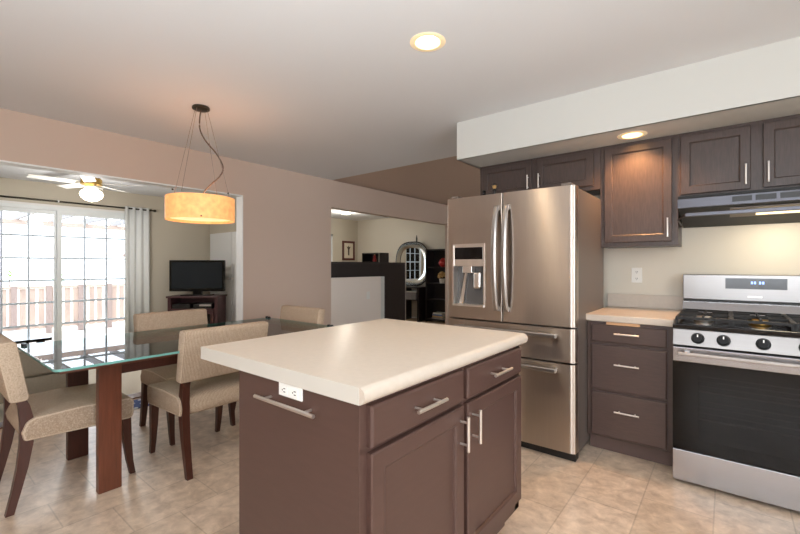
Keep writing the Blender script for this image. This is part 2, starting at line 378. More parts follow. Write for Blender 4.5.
# patio door
f = B(); px0, px1 = XE-.10, XE+.012
add_box(f, px0, px1, SY0, SY0+.05, 0, SZ); add_box(f, px0, px1, SY1-.05, SY1, 0, SZ); add_box(f, px0, px1, SY0, SY1, SZ-.05, SZ); add_box(f, px0, px1, SY0, SY1, 0, .03)
pd = struct('door_1', f, 'vinyl_white', 'white sliding patio door with muntin grid')
cas = B(); add_box(cas, XE, XE+.02, SY0-.07, SY0, 0, SZ+.03); add_box(cas, XE, XE+.02, SY1, SY1+.05, 0, SZ+.03); add_box(cas, XE, XE+.02, SY0-.07, SY1+.05, SZ, SZ+.03)
struct('trim_4', cas, 'white', 'white casing around the patio door')
mid = 1.545
def leaf(y0, y1, x):
    s = B(); b = .055
    add_box(s, x-.02, x+.02, y0, y0+b, .05, SZ-.05); add_box(s, x-.02, x+.02, y1-b, y1, .05, SZ-.05)
    add_box(s, x-.02, x+.02, y0+b, y1-b, .03, .06); add_box(s, x-.02, x+.02, y0+b, y1-b, SZ-.05-b, SZ-.05)
    st = struct('door_panel', s, 'vinyl_white', parent=pd)
    mu = B(); g0, g1, h0, h1 = y0+b, y1-b, .06, SZ-.05-b
    for k in (1, 2): u = g0+(g1-g0)*k/3; add_box(mu, x-.008, x+.008, u-.012, u+.012, h0, h1)
    for k in range(1, 6): h = h0+(h1-h0)*k/6; add_box(mu, x-.007, x+.007, g0, g1, h-.014, h+.014)
    struct('muntins', mu, 'muntin', parent=st)
    struct('pane', box(x-.003, x+.003, g0, g1, h0, h1), 'glass', parent=st)
leaf(SY0+.05, 1.563, XE-.07); leaf(1.534, SY1-.05, XE-.025)
# soffit above the wall cabinets, with the hole of its light
SX, SYF, SZB = -1.774, 2.98, 2.13
QX, QY, QR = -.505, 3.165, .062
s = B()
plate_with_hole(s, QX-.15, QX+.15, QY-.15, QY+.15, SZB, QX, QY, QR)
def sq(x0, x1, y0, y1):
    vs = [s.verts.new(p) for p in ((x0, y0, SZB), (x1, y0, SZB), (x1, y1, SZB), (x0, y1, SZB))]; s.faces.new(vs)
sq(SX, QX-.15, SYF, YS); sq(QX+.15, XR, SYF, YS); sq(QX-.15, QX+.15, SYF, QY-.15); sq(QX-.15, QX+.15, QY+.15, YS)
add_box(s, SX, SX+.02, SYF, YS, SZB, ZC); add_box(s, SX+.02, XR, SYF, SYF+.02, SZB, ZC)
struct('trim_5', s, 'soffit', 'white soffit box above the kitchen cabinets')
# ------------------------------------------------------------------ outdoors
struct('ground', box(-60, -7.86, -40, 50, -.9, -.8), 'ground', 'pale ground outside')
struct('floor_deck', box(-11.1, XE-.16, -3, 6.5, -.24, -.15), 'deck', 'white deck outside the patio door')
RX = -10.95
rt = thing('deck_railing', 'cream deck railing outside the patio door', 'railing', (RX, 1.5, -.15))
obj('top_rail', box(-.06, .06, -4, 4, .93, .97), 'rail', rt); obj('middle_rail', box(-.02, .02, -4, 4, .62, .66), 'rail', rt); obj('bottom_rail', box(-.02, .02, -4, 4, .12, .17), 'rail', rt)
pk = B()
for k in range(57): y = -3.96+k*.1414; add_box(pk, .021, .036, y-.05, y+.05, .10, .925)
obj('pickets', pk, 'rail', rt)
for k in range(15): y = -3.7+k*.53; obj('post', box(-.045, .065, y-.045, y+.045, 0, .99), 'rail_post', rt)
pg = thing('pergola', 'white pergola over the deck outside the patio door', 'pergola', (-10.55, 1.5, -.15))
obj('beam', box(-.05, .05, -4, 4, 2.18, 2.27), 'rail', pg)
for y in (-3.9, 3.4): obj('post', box(-.06, .06, y-.06, y+.06, 0, 2.18), 'rail', pg)
for k in range(15): y = -3.7+k*.53; obj('rafter', box(-.3, 2.6, y-.02, y+.02, 2.27, 2.38), 'rafter_grey', pg)
br = B(); add_cyl(br, (0, 3.35, 1.5), (0, 2.7, 2.18), .04); add_cyl(br, (0, 1.75, 1.6), (0, 2.3, 2.18), .03); obj('brace', br, 'rail_post', pg)
def plant(x, y, h, lab):
    t = thing('garden_shrub', lab, 'shrub', (x, y, -.8))
    b = B(); add_cyl(b, (0, 0, 0), (0, 0, h), .03, .01)
    obj('stem', b, 'rail_post', t)
    l = B()
    for k in range(30):
        p = Vector((random.gauss(0, .06), random.gauss(0, .07), h+random.gauss(0, .08)))
        q = bmesh.new(); bmesh.ops.create_icosphere(q, subdivisions=1, radius=.05)
        merge(l, q, Matrix.Translation(p) @ Matrix.Rotation(random.random()*6, 4, 'X') @ Matrix.Diagonal((1, .5, .25, 1)))
    obj('foliage', l, 'leaf', t)
plant(-13.2, 1.75, 1.85, 'green shrub top showing above railing left of the door post')
plant(-13.0, 2.62, 1.7, 'green shrub top showing above railing right of the door post')
# ------------------------------------------------------------------ cabinet pieces (local front faces -Y)
def door_bm(x0, x1, z0, z1, y=0, w=.058, t=.02):
    return ringslab(B(), x0, x1, z0, z1, [(0, y), (0, y-t+.004), (.004, y-t), (w-.006, y-t), (w, y-t+.004), (w+.002, y-t+.011), (w+.002, y-t+.0115)])
def drawer_bm(x0, x1, z0, z1, y=0, t=.02):
    return ringslab(B(), x0, x1, z0, z1, [(0, y), (0, y-t+.006), (.002, y-t+.003), (.007, y-t), (.02, y-t)])
def bar(p, q, stand, parent, r=.006, inset=.18, m='nickel', name='handle'):
    """bar pull from p to q, its posts running back by `stand` in +Y"""
    p, q = Vector(p), Vector(q); h = B(); add_cyl(h, p, q, r, seg=12)
    for f in (inset, 1-inset):
        a = p.lerp(q, f); add_cyl(h, a, a+Vector((0, stand, 0)), r*.75, seg=10)
    return obj(name, h, m, parent, smooth=True)
# ------------------------------------------------------------------ kitchen island
# local x = world y, local -y = world +x ; root at the front face
IY0, IY1, IXF, IXB = .775, 1.830, -.757, -1.345
isl = thing('kitchen_island', 'brown painted kitchen island cabinet under the cream top', 'cabinet', (IXF, IY0, 0), PI/2)
L, D = IY1-IY0, IXF-IXB
b = B(); add_box(b, 0, L, .002, D, .115, .872, bev=.002)
obj('carcass', b, 'cab_paint', isl)
fr = B()
for x0, x1, z0, z1 in ((0, .045, .115, .872), (L-.045, L, .115, .872), (L/2-.022, L/2+.022, .115, .872), (0, L, .115, .16), (0, L, .735, .757), (0, L, .862, .872)):
    add_box(fr, x0, x1, -.0, .004, z0, z1)
obj('face_frame', fr, 'cab_paint', isl)
obj('toe_kick', box(.0, L, .07, D-.0, 0, .115), 'toe', isl)
obj('end_panel', box(-.004, .0, -.001, D+.002, .0, .872, bev=.001), 'cab_paint', isl)
m0, m1 = .516, .543
for k, (x0, x1) in enumerate(((.026, m0), (m1, L-.016))):
    d = obj('drawer', drawer_bm(x0, x1, .748, .862), 'cab_paint', isl)
    c = (x0+x1)/2 - (.0 if k == 0 else .01)
    bar((c-.078, -.052, .806), (c+.078, -.052, .806), .034, d)
    dr = obj('door', door_bm(x0, x1, .165, .733), 'cab_paint', isl)
    hx = x1-.028 if k == 0 else x0+.034
    bar((hx, -.052, .585), (hx, -.052, .708), .034, dr)
# towel bar on the end (faces world -y = local -x)
h = B(); tx = -.034
ya, yb = (IXF - (-1.20))*1.0, (IXF - (-.905))*1.0
add_cyl(h, (tx, ya, .813), (tx, yb, .813), .006, seg=12)
for f in (.16, .84):
    yy = ya+(yb-ya)*f; add_cyl(h, (tx, yy, .813), (0, yy, .813), .0045, seg=10)
obj('towel_bar', h, 'nickel', isl, smooth=True)
# countertop
ct = thing('island_countertop', 'large cream laminate countertop lying on the brown island', 'countertop', (0, 0, .872))
X0, X1, Y0, Y1 = -1.608, -.727, .762, 1.864
prof = [(X0, 0), (X1-.028, 0)]
for k in range(9):
    a = -PI/2 + PI*k/8; prof.append((X1-.024+.024*math.cos(a), .024+.024*math.sin(a)))
prof.append((X0, .048))
b = B(); add_prism(b, prof, Y0+.0, Y1, 'y', bev=.0)
obj('laminate_top', b, 'laminate', ct, smooth=True)
b = box(X0-.0015, X1-.02, Y0-.002, Y0-.0001, .001, .047)
obj('edge_band', b, 'laminate_edge', ct)
def outlet(name, label, loc, rz, horizontal=False, grp=None, switch=False, ph=.072):
    t = thing(name, label, 'light switch' if switch else 'outlet', loc, rz, grp)
    w, hh = (.115, ph) if horizontal else (.072, .115)
    obj('cover_plate', box(-w/2, w/2, -.006, 0, -hh/2, hh/2, bev=.002), 'outlet', t)
    if switch:
        obj('toggle', box(-.005, .005, -.016, -.006, -.011, .011, bev=.002), 'outlet', t)
    else:
        for s in (-1, 1):
            q = B(); cx, cz = (s*.026, 0) if horizontal else (0, s*.026)
            add_box(q, cx-.015, cx+.015, -.008, -.006, cz-.014, cz+.014, bev=.001); so = obj('socket', q, 'outlet', t)
            sl = B()
            for dx in (-.005, .005):
                if horizontal: add_box(sl, cx-.004, cx+.006, -.0085, -.008, cz+dx-.0014, cz+dx+.0014)
                else: add_box(sl, cx+dx-.0014, cx+dx+.0014, -.0085, -.008, cz-.004, cz+.006)
            add_cyl(sl, (cx-(.009 if horizontal else 0), -.0085, cz-(0 if horizontal else .009)), (cx-(.009 if horizontal else 0), -.008, cz-(0 if horizontal else .009)), .0025, seg=8)
            obj('slots', sl, 'slot', so)
    return t
outlet('electrical_outlet', 'white double outlet set sideways on the island end under the countertop', (-1.045, IY0-.0045, .851), 0, True, ph=.040)
# ------------------------------------------------------------------ base cabinet beside the stove
CX0, CX1, CYF = -.735, -.252, 2.945
bc = thing('base_cabinet', 'brown base cabinet with three drawers between refrigerator and stove', 'cabinet', (CX0, CYF, 0))
Wd = CX1-CX0
obj('carcass', box(0, Wd, .0, YS-CYF-.005, .105, .872, bev=.001), 'base_oak', bc)
obj('toe_kick', box(0, Wd, .065, .60, 0, .105), 'toe', bc)
for z0, z1, hz in ((.738, .852, .80), (.425, .718, .602), (.122, .408, .30)):
    d = obj('drawer', drawer_bm(.028, Wd-.03, z0, z1), 'base_oak', bc)
    bar((.17, -.05, hz), (.31, -.05, hz), .032, d, r=.0055)
obj('bread_board', box(.12, .31, -.022, .3, .8535, .8705), 'butcher', bc, label='tan pull-out bread board')
cc = thing('wall_countertop', 'small cream countertop with backsplash between refrigerator and stove', 'countertop', (CX0, CYF-.028, .872))
b = B(); add_box(b, -.012, Wd+.006, 0, YS-CYF+.026, 0, .044, bev=.006); obj('laminate_top', b, 'laminate', cc)
obj('backsplash', box(-.012, Wd+.006, YS-CYF+.004, YS-CYF+.026, .044, .145, bev=.003), 'laminate', cc)
outlet('electrical_outlet', 'white double outlet on the cream wall above the small countertop', (-.545, YS, 1.165), 0)
# ------------------------------------------------------------------ wall cabinets
UY = 3.335
def wall_cab(label, x0, x1, z0, z1, doors, hl, hs):
    t = thing('wall_cabinet', label, 'cabinet', (x0, UY, z0))
    w, hgt = x1-x0, z1-z0
    obj('carcass', box(0, w, 0, YS-UY-.004, 0, hgt, bev=.001), 'cab_oak', t)
    for (a, bb_), side_ in zip(doors, hs):
        d = obj('door', door_bm(a, bb_, .03, hgt-.022, w=.055), 'cab_oak', t)
        hx = bb_-.024 if side_ > 0 else a+.024
        bar((hx, -.048, .03+.028), (hx, -.048, .03+.028+hl), .03, d, r=.0052, inset=.14)
    return t
wall_cab('tall single-door dark oak wall cabinet lit by the soffit light', -.742, -.2570, 1.376, 2.129, [(.03, .452)], .13, [1])
wall_cab('two-door dark oak wall cabinet above the range hood', -.2565, .538, 1.683, 2.129, [(.012, .372), (.428, .782)], .125, [1, -1])
wall_cab('two-door dark oak wall cabinet above the stainless refrigerator', -1.742, -.7430, 1.815, 2.129, [(.03, .478), (.522, .955)], .115, [1, -1])
# ------------------------------------------------------------------ range hood
hx0, hx1 = -.2455, .535
rh = thing('range_hood', 'black and steel range hood under the wall cabinet', 'range hood', (hx0, 0, 0)); hw = hx1-hx0
HF = 3.14
b = B()
add_prism(b, [(HF+.012, 1.68), (YS-.004, 1.68), (YS-.004, 1.515), (YS-.02, 1.512), (HF+.02, 1.60)], 0, hw, 'x')
obj('shell', b, 'black_iron', rh)
obj('front_strip', box(-.001, hw+.001, HF-.004, HF+.011, 1.602, 1.660, bev=.002), 'hood_steel', rh)
vt = B()
for k in range(4): add_box(vt, .27+k*.105, .36+k*.105, HF-.006, HF-.004, 1.618, 1.650)
obj('vent_slots', vt, 'black', rh)
b = B(); add_box(b, .04, hw-.04, HF-.022, HF+.006, 1.545, 1.568, bev=.003)
for s0, s1 in ((.04, .0), (hw-.04, hw)):
    add_tube(b, [(s0, HF-.009, 1.557), (s1, HF+.03, 1.53), (s1, HF+.30, 1.518)], .006)
obj('lower_lip', b, 'hood_steel', rh)
def under(y): return 1.60 + (1.512-1.60)*(y-(HF+.02))/(YS-.02-HF-.02)
def on_under(x0, x1, y0, y1, th):
    b = B(); vs = []
    for x, y, d in ((x0, y0, 0), (x1, y0, 0), (x1, y1, 0), (x0, y1, 0), (x0, y0, th), (x1, y0, th), (x1, y1, th), (x0, y1, th)):
        vs.append(b.verts.new((x, y, under(y)-.0005-d)))
    for f in ((0, 1, 2, 3), (4, 5, 6, 7), (0, 1, 5, 4), (1, 2, 6, 5), (2, 3, 7, 6), (3, 0, 4, 7)): b.faces.new([vs[k] for k in f])
    return b
obj('filter', on_under(.26, .60, HF+.06, HF+.24, .006), 'case', rh)
obj('light_lens', on_under(.385, .60, HF+.09, HF+.20, .012), 'hood_lens', rh)
ld = bpy.data.lights.new('hood_light', 'AREA'); ld.shape = 'RECTANGLE'; ld.size = .2; ld.size_y = .09; ld.energy = 1.3; ld.color = (1, .86, .62)
lo = bpy.data.objects.new('hood_light', ld); COL.objects.link(lo); lo.parent = rh; lo.location = (.5, HF+.22, 1.525)
lo.rotation_euler = Vector((0, .25, -1)).to_track_quat('-Z', 'Y').to_euler()
# ------------------------------------------------------------------ gas stove
gx0, gx1, GF = -.243, .530, 2.80
gr = thing('gas_stove', 'stainless gas stove with black cooktop and dark oven glass', 'stove', (gx0, 0, 0)); gw = gx1-gx0
b = B(); y0 = GF+.05
add_box(b, .004, .03, y0, 3.56, .03, .885); add_box(b, gw-.03, gw-.004, y0, 3.56, .03, .885); add_box(b, .03, gw-.03, 3.5, 3.56, .03, .885)
add_box(b, .03, gw-.03, y0, 3.5, .03, .19); add_box(b, .03, gw-.03, y0, 3.5, .78, .885)
obj('body', b, 'black', gr)
for z in (.36, .52):
    k_ = B()
    for yy in range(4): add_cyl(k_, (.035, y0+.05+.13*yy, z), (gw-.035, y0+.05+.13*yy, z), .0065 if yy == 0 else .004, seg=6)
    add_cyl(k_, (.05, y0+.04, z+.004), (.05, 3.48, z+.004), .004, seg=6); add_cyl(k_, (gw-.05, y0+.04, z+.004), (gw-.05, 3.48, z+.004), .004, seg=6)
    obj('oven_rack', k_, 'nickel', gr)
for xx in (.05, gw-.05):
    for yy in (2.95, 3.5): obj('foot', add_cyl(B(), (xx, yy, 0), (xx, yy, .031), .018), 'black', gr)
obj('warming_drawer', box(0, gw, GF, GF+.049, .022, .196, bev=.004), 'steel_h', gr)
od = obj('oven_door', box(.0, gw, GF-.004, GF+.048, .697, .778, bev=.004), 'steel_h', gr)
ring = B()
add_box(ring, 0, .12, GF+.002, GF+.046, .203, .697); add_box(ring, gw-.12, gw, GF+.002, GF+.046, .203, .697); add_box(ring, .12, gw-.12, GF+.002, GF+.046, .203, .27); add_box(ring, .12, gw-.12, GF+.002, GF+.046, .63, .697)
obj('door_frame', ring, 'black', od)
obj('oven_window', box(.002, gw-.002, GF-.003, GF+.0015, .203, .697), 'oven_glass', od)
hb = B(); add_box(hb, .03, gw-.03, GF-.062, GF-.048, .742, .758, bev=.004)
for xx in (.07, gw-.07): add_box(hb, xx-.012, xx+.012, GF-.05, GF-.003, .742, .757, bev=.002)
obj('handle', hb, 'handle_steel', od)
cpn = B(); add_prism(cpn, [(GF+.005, .788), (GF+.03, .876), (GF+.09, .876), (GF+.09, .788)], 0, gw, 'x', bev=.002)
obj('control_panel', cpn, 'panel_steel', gr)
for x in (-.127, -.014, .147, .308, .42):
    n = Vector((0, -.962, .273)); c0 = Vector((x-gx0, GF+.016, .832)); q = B()
    add_cyl(q, c0, c0+n*.008, .031, .030, seg=28); add_cyl(q, c0+n*.008, c0+n*.024, .026, .023, seg=28)
    kb = obj('knob', q, 'knob', gr, smooth=True)
    pz = B(); u = Vector((0, .273, .962)); a = c0+n*.025
    add_cyl(pz, a+u*.004, a+u*.018, .003, seg=8); obj('pointer', pz, 'nickel', kb)
obj('cooktop', box(-.002, gw+.002, GF+.022, 3.50, .877, .905, bev=.006), 'black_gloss', gr)
for cx, w_ in ((.135, .25), (.388, .25), (.64, .25)):
    q = B(); xa, xb, ya, yb, z = cx-w_/2+.004, cx+w_/2-.004, GF+.09, 3.44, .938
    for xx in (xa, xb): add_box(q, xx-.006, xx+.006, ya, yb, z-.012, z+.004, bev=.002)
    for yy in (ya, (ya+yb)/2, yb): add_box(q, xa, xb, yy-.006, yy+.006, z-.012, z+.004, bev=.002)
    for yy in (ya+.16, yb-.16):
        add_box(q, xa, cx-.035, yy-.005, yy+.005, z-.008, z+.008, bev=.002); add_box(q, cx+.035, xb, yy-.005, yy+.005, z-.008, z+.008, bev=.002)
        add_box(q, cx-.005, cx+.005, yy-.13, yy-.035, z-.008, z+.008, bev=.002); add_box(q, cx-.005, cx+.005, yy+.035, yy+.13, z-.008, z+.008, bev=.002)
    for xx in (xa, xb):
        for yy in (ya, yb): add_box(q, xx-.007, xx+.007, yy-.007, yy+.007, .905, z)
    obj('grate', q, 'black_iron', gr)
    for yy in (ya+.16, yb-.16):
        q = B(); add_lathe(q, [(.0, .905), (.048, .905), (.05, .912), (.036, .918), (.036, .926), (0, .928)], (cx, yy, 0), 20)
        obj('burner', q, 'brass' if cx == .388 else 'nickel', gr, smooth=True)
b = B(); add_prism(b, [(3.505, .905), (3.47, .918), (3.50, .985), (3.50, .99), (3.60, .99), (3.60, .905)], .0, gw, 'x'); obj('rear_vent', b, 'steel_h', gr)
obj('vent_gap', box(.005, gw-.005, 3.512, 3.60, .990, 1.004), 'black', gr)
bg_ = obj('backguard', box(0, gw, 3.50, 3.60, 1.004, 1.178, bev=.005), 'panel_steel', gr)
obj('display', box(.235, gw-.235, 3.497, 3.4995, 1.085, 1.155), 'display', bg_)
dg = B()
for k, x in enumerate((.365, .380, .405, .420)): add_box(dg, x, x+.010, 3.4955, 3.4968, 1.118, 1.135)
obj('clock_digits', dg, 'digit', bg_)
obj('badge', box(.35, .42, 3.4975, 3.4998, 1.03, 1.04), 'nickel', bg_)
# ------------------------------------------------------------------ refrigerator
fx0, fx1, FY = -1.668, -.733, 2.645
rf = thing('refrigerator', 'stainless french door refrigerator with water dispenser', 'refrigerator', (fx0, FY, 0)); fw_ = fx1-fx0
obj('case', box(.006, fw_-.006, .085, .78, .04, 1.735, bev=.004), 'case', rf)
def bowed(x0, x1, z0, z1, sag=.012, t=.078, rr=.022):
    """door block whose front (-Y) bulges and whose vertical edges are rounded"""
    pts = []
    n = 14; c, hw_ = fw_/2, fw_/2
    def yf(x): return .012*((x-c)/hw_)**2
    ra, rb = (.014 if x0 < .01 else .006), (.038 if x1 > fw_-.01 else .006)
    for k in range(7):
        a = PI + PI/2*k/6; pts.append((x0+ra+ra*math.cos(a), yf(x0)+ra*.8+ra*.8*math.sin(a)))
    for k in range(1, n): x = x0+ra+(x1-x0-ra-rb)*k/n; pts.append((x, yf(x)))
    for k in range(9):
        a = -PI/2 + PI/2*k/8; pts.append((x1-rb+rb*math.cos(a), yf(x1-rb)+rb*.6+rb*.6*math.sin(a)))
    pts += [(x1, t), (x0, t)]
    return pts
def bowdoor(name, x0, x1, z0, z1, hole=None):
    b = B()
    if not hole: add_prism(b, bowed(x0, x1, z0, z1), z0, z1, 'z')
    else:
        hx0_, hx1_, hz0, hz1 = hole
        pts = bowed(x0, x1, z0, z1)
        add_prism(b, pts, z0, hz0, 'z'); add_prism(b, pts, hz1, z1, 'z')
        def clip(lo, hi):
            out = [p for p in pts if lo-1e-6 <= p[0] <= hi+1e-6 and p[1] < .077]
            def yf(x): return .012*((x-fw_/2)/(fw_/2))**2
            res = []
            if lo > x0: res.append((lo, yf(lo)))
            res += sorted(out, key=lambda p: (p[0], -p[1])) if lo <= x0+1e-6 else sorted(out, key=lambda p: (p[0], p[1]))
            if hi < x1: res.append((hi, yf(hi)))
            return res + [(hi, .078), (lo, .078)]
        add_prism(b, clip(x0, hx0_), hz0, hz1, 'z'); add_prism(b, clip(hx1_, x1), hz0, hz1, 'z')
    return obj(name, b, 'steel', rf, smooth=True)
gap = fw_/2-.012
DH = (.062, .318, .945, 1.395)
dl = bowdoor('door', 0, gap-.003, .852, 1.742, DH)
dr = bowdoor('door', gap+.003, fw_, .852, 1.742)
def vhandle(x, parent):
    q = B(); z0, z1 = .925, 1.655; n = 14; pts = []
    rings = []
    for k in range(n+1):
        f = k/n; z = z0+(z1-z0)*f; y = -.018-.048*math.sin(PI*f)**.6
        rings.append((y, z))
    prev = None
    for y, z in rings:
        ring_ = [q.verts.new((x+a*.017, y+c_, z)) for a, c_ in ((-1, .012), (-1, -.002), (-.5, -.010), (.5, -.010), (1, -.002), (1, .012))]
        if prev:
            for k in range(6): q.faces.new((prev[k], prev[(k+1) % 6], ring_[(k+1) % 6], ring_[k]))
        else: q.faces.new(ring_[::-1])
        prev = ring_
    q.faces.new(prev)
    add_box(q, x-.015, x+.015, -.03, .004, z0, z0+.03); add_box(q, x-.015, x+.015, -.03, .004, z1-.03, z1)
    obj('handle', q, 'handle_steel', parent, smooth=True)
vhandle(gap-.036, dl); vhandle(gap+.036, dr)
# dispenser
q = B(); a0, a1, b0, b1 = DH
add_box(q, a0-.004, a0+.006, -.004, .06, b0-.004, b1+.004); add_box(q, a1-.006, a1+.004, -.004, .06, b0-.004, b1+.004)
add_box(q, a0, a1, -.004, .06, b1-.006, b1+.004); add_box(q, a0, a1, -.012, .06, b0-.004, b0+.010)
obj('dispenser_frame', q, 'nickel', dl)
obj('dispenser_recess', box(a0+.006, a1-.006, .058, .070, b0+.01, b1-.006), 'recess', dl)
obj('dispenser_panel', box(a0+.006, a1-.006, .002, .058, 1.235, b1-.006), 'nickel', dl)
obj('dispenser_display', box(a0+.014, a1-.014, -.001, .002, 1.285, 1.372), 'black_gloss', dl)
q = B(); add_box(q, a0+.075, a0+.155, .004, .055, 1.185, 1.234, bev=.005); add_box(q, a0+.15, a0+.21, .03, .056, 1.07, 1.19, bev=.012)
add_prism(q, [(a0+.03, b0+.012), (a0+.062, b0+.012), (a0+.095, 1.20), (a0+.08, 1.20)], .040, .056, 'y')
obj('dispenser_paddle', q, 'nickel', dl)
for z0, z1, hz in ((.628, .840, .795), (.062, .616, .578)):
    d = bowdoor('drawer', 0, fw_, z0, z1)
    q = B(); add_box(q, .10, fw_-.10, -.058, -.034, hz-.014, hz+.014, bev=.006)
    for xx in (.13, fw_-.13): add_box(q, xx-.02, xx+.02, -.036, .006, hz-.011, hz+.011, bev=.002)
    obj('handle', q, 'handle_steel', d)
q = B(); add_box(q, .01, fw_-.01, .05, .12, .0, .055, bev=.004); obj('base_grille', q, 'black', rf)
for xx in (.03, fw_-.09):
    obj('hinge_cover', box(xx, xx+.06, .02, .14, 1.7425, 1.762, bev=.004), 'case', rf)
# figurines on the fridge top
def figurine(x, y, h, lab, hat):
    t = thing('figurine', lab, 'figurine', (x, y, 1.7365))
    q = B(); add_lathe(q, [(0, 0), (.018, 0), (.02, h*.15), (.013, h*.5), (.018, h*.6), (.007, h*.68), (0, h*.69)]); obj('body', q, 'black', t, True)
    q = B(); add_lathe(q, [(0, h*.66), (.012, h*.70), (.016, h*.8), (.011, h*.92), (0, h*.95)]); obj('head', q, 'straw' if hat else 'black', t, True)
    if hat: q = B(); add_lathe(q, [(0, h*.88), (.024, h*.88), (.024, h*.9), (.013, h*.91), (.011, h), (0, h)]); obj('hat', q, 'black', t, True)
    return t
figurine(-1.46, 2.86, .09, 'small dark figurine, the shorter, left on refrigerator top', False)
figurine(-1.375, 2.86, .125, 'small dark figurine with pale face and hat on refrigerator top', True)
q = B(); add_lathe(q, [(0, 0), (.014, .0), (.018, .014), (.012, .028), (0, .032)], (-1.42, 2.83, 1.7365)); tag(obj('ornament', q, 'red', None, True), 'tiny red ornament between the figurines on the refrigerator', 'ornament')
# ------------------------------------------------------------------ recessed lights
def recessed(label, x, y, z, r, energy, col):
    t = thing('recessed_light', label, 'ceiling light', (x, y, z))
    q = B(); add_lathe(q, [(r-.002, .0), (r, -.004), (r+.024, -.004), (r+.028, -.001), (r+.028, 0)]); obj('trim_ring', q, 'can', t, True)
    q = B(); add_lathe(q, [(r-.001, -.003), (r-.006, .03), (r-.02, .07), (0, .08)]); obj('baffle', q, 'can', t, True)
    q = B(); add_lathe(q, [(0, .028), (.02, .029), (r*.62, .040), (r*.66, .06), (.015, .078)]); obj('bulb', q, 'bulb', t, True)
    d = bpy.data.lights.new('recessed_lamp', 'SPOT'); d.energy = energy; d.color = col; d.spot_size = math.radians(125); d.spot_blend = .6; d.shadow_soft_size = .04
    o = bpy.data.objects.new('recessed_lamp', d); COL.objects.link(o); o.parent = t; o.location = (0, 0, .018)
recessed('round recessed light glowing in the flat ceiling', LX, LY, ZC, LR, 26, (1, .82, .58))
recessed('round recessed light glowing under the white soffit', QX, QY, SZB, QR, 34, (1, .52, .22))
# ------------------------------------------------------------------ dining table
tb = thing('dining_table', 'rectangular glass dining table on four reddish walnut slab legs', 'table', (0, 0, 0))
TX0, TX1, TY0, TY1, TZ = -3.41, -2.45, .48, 2.25, .736
def rrect(x0, x1, y0, y1, r, n=6):
    p = []
    for cx, cy, a0 in ((x1-r, y1-r, 0), (x0+r, y1-r, PI/2), (x0+r, y0+r, PI), (x1-r, y0+r, 3*PI/2)):
        for k in range(n+1): a = a0+PI/2*k/n; p.append((cx+r*math.cos(a), cy+r*math.sin(a)))
    return p
q = B(); add_prism(q, rrect(TX0, TX1, TY0, TY1, .035), TZ, TZ+.012, 'z'); gt = obj('glass_top', q, 'table_glass', tb)
out_, in_ = rrect(TX0-.0012, TX1+.0012, TY0-.0012, TY1+.0012, .036), rrect(TX0, TX1, TY0, TY1, .035)
q = B(); n = len(out_)
vv = [[q.verts.new((p[0], p[1], z)) for p in ring_] for ring_, z in ((out_, TZ), (out_, TZ+.012), (in_, TZ+.012), (in_, TZ))]
for a_ in range(4):
    for k in range(n): q.faces.new((vv[a_][k], vv[a_][(k+1) % n], vv[(a_+1) % 4][(k+1) % n], vv[(a_+1) % 4][k]))
obj('glass_edge', q, 'glass_edge', gt)
for lx in (-2.696, -3.31):
    for ly in (.702, 1.93):
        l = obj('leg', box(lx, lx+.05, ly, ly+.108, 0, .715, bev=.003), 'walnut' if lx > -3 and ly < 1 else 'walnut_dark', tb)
        q = B(); add_cyl(q, (lx+.025, ly+.054, .713), (lx+.025, ly+.054, TZ-.0005), .016); add_box(q, lx+.008, lx+.042, ly+.03, ly+.078, .714, .726)
        obj('connector', q, 'black', l)
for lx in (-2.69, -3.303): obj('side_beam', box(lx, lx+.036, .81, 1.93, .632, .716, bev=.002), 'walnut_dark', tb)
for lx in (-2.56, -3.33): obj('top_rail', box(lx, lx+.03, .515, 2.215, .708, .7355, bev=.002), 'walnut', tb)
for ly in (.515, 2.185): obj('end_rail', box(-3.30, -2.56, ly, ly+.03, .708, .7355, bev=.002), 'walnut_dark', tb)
for cx, cy in ((TX0+.05, TY0+.03), (TX0+.04, TY1-.03), (TX1-.05, TY1-.03)):
    q = B()
    for dx in (-.018, .018): add_cyl(q, (cx+dx, cy, TZ+.0122), (cx+dx, cy, TZ+.026), .012)
    add_box(q, cx-.03, cx+.03, cy-.008, cy+.008, TZ+.0122, TZ+.02)
    obj('corner_clip', q, 'black', gt)
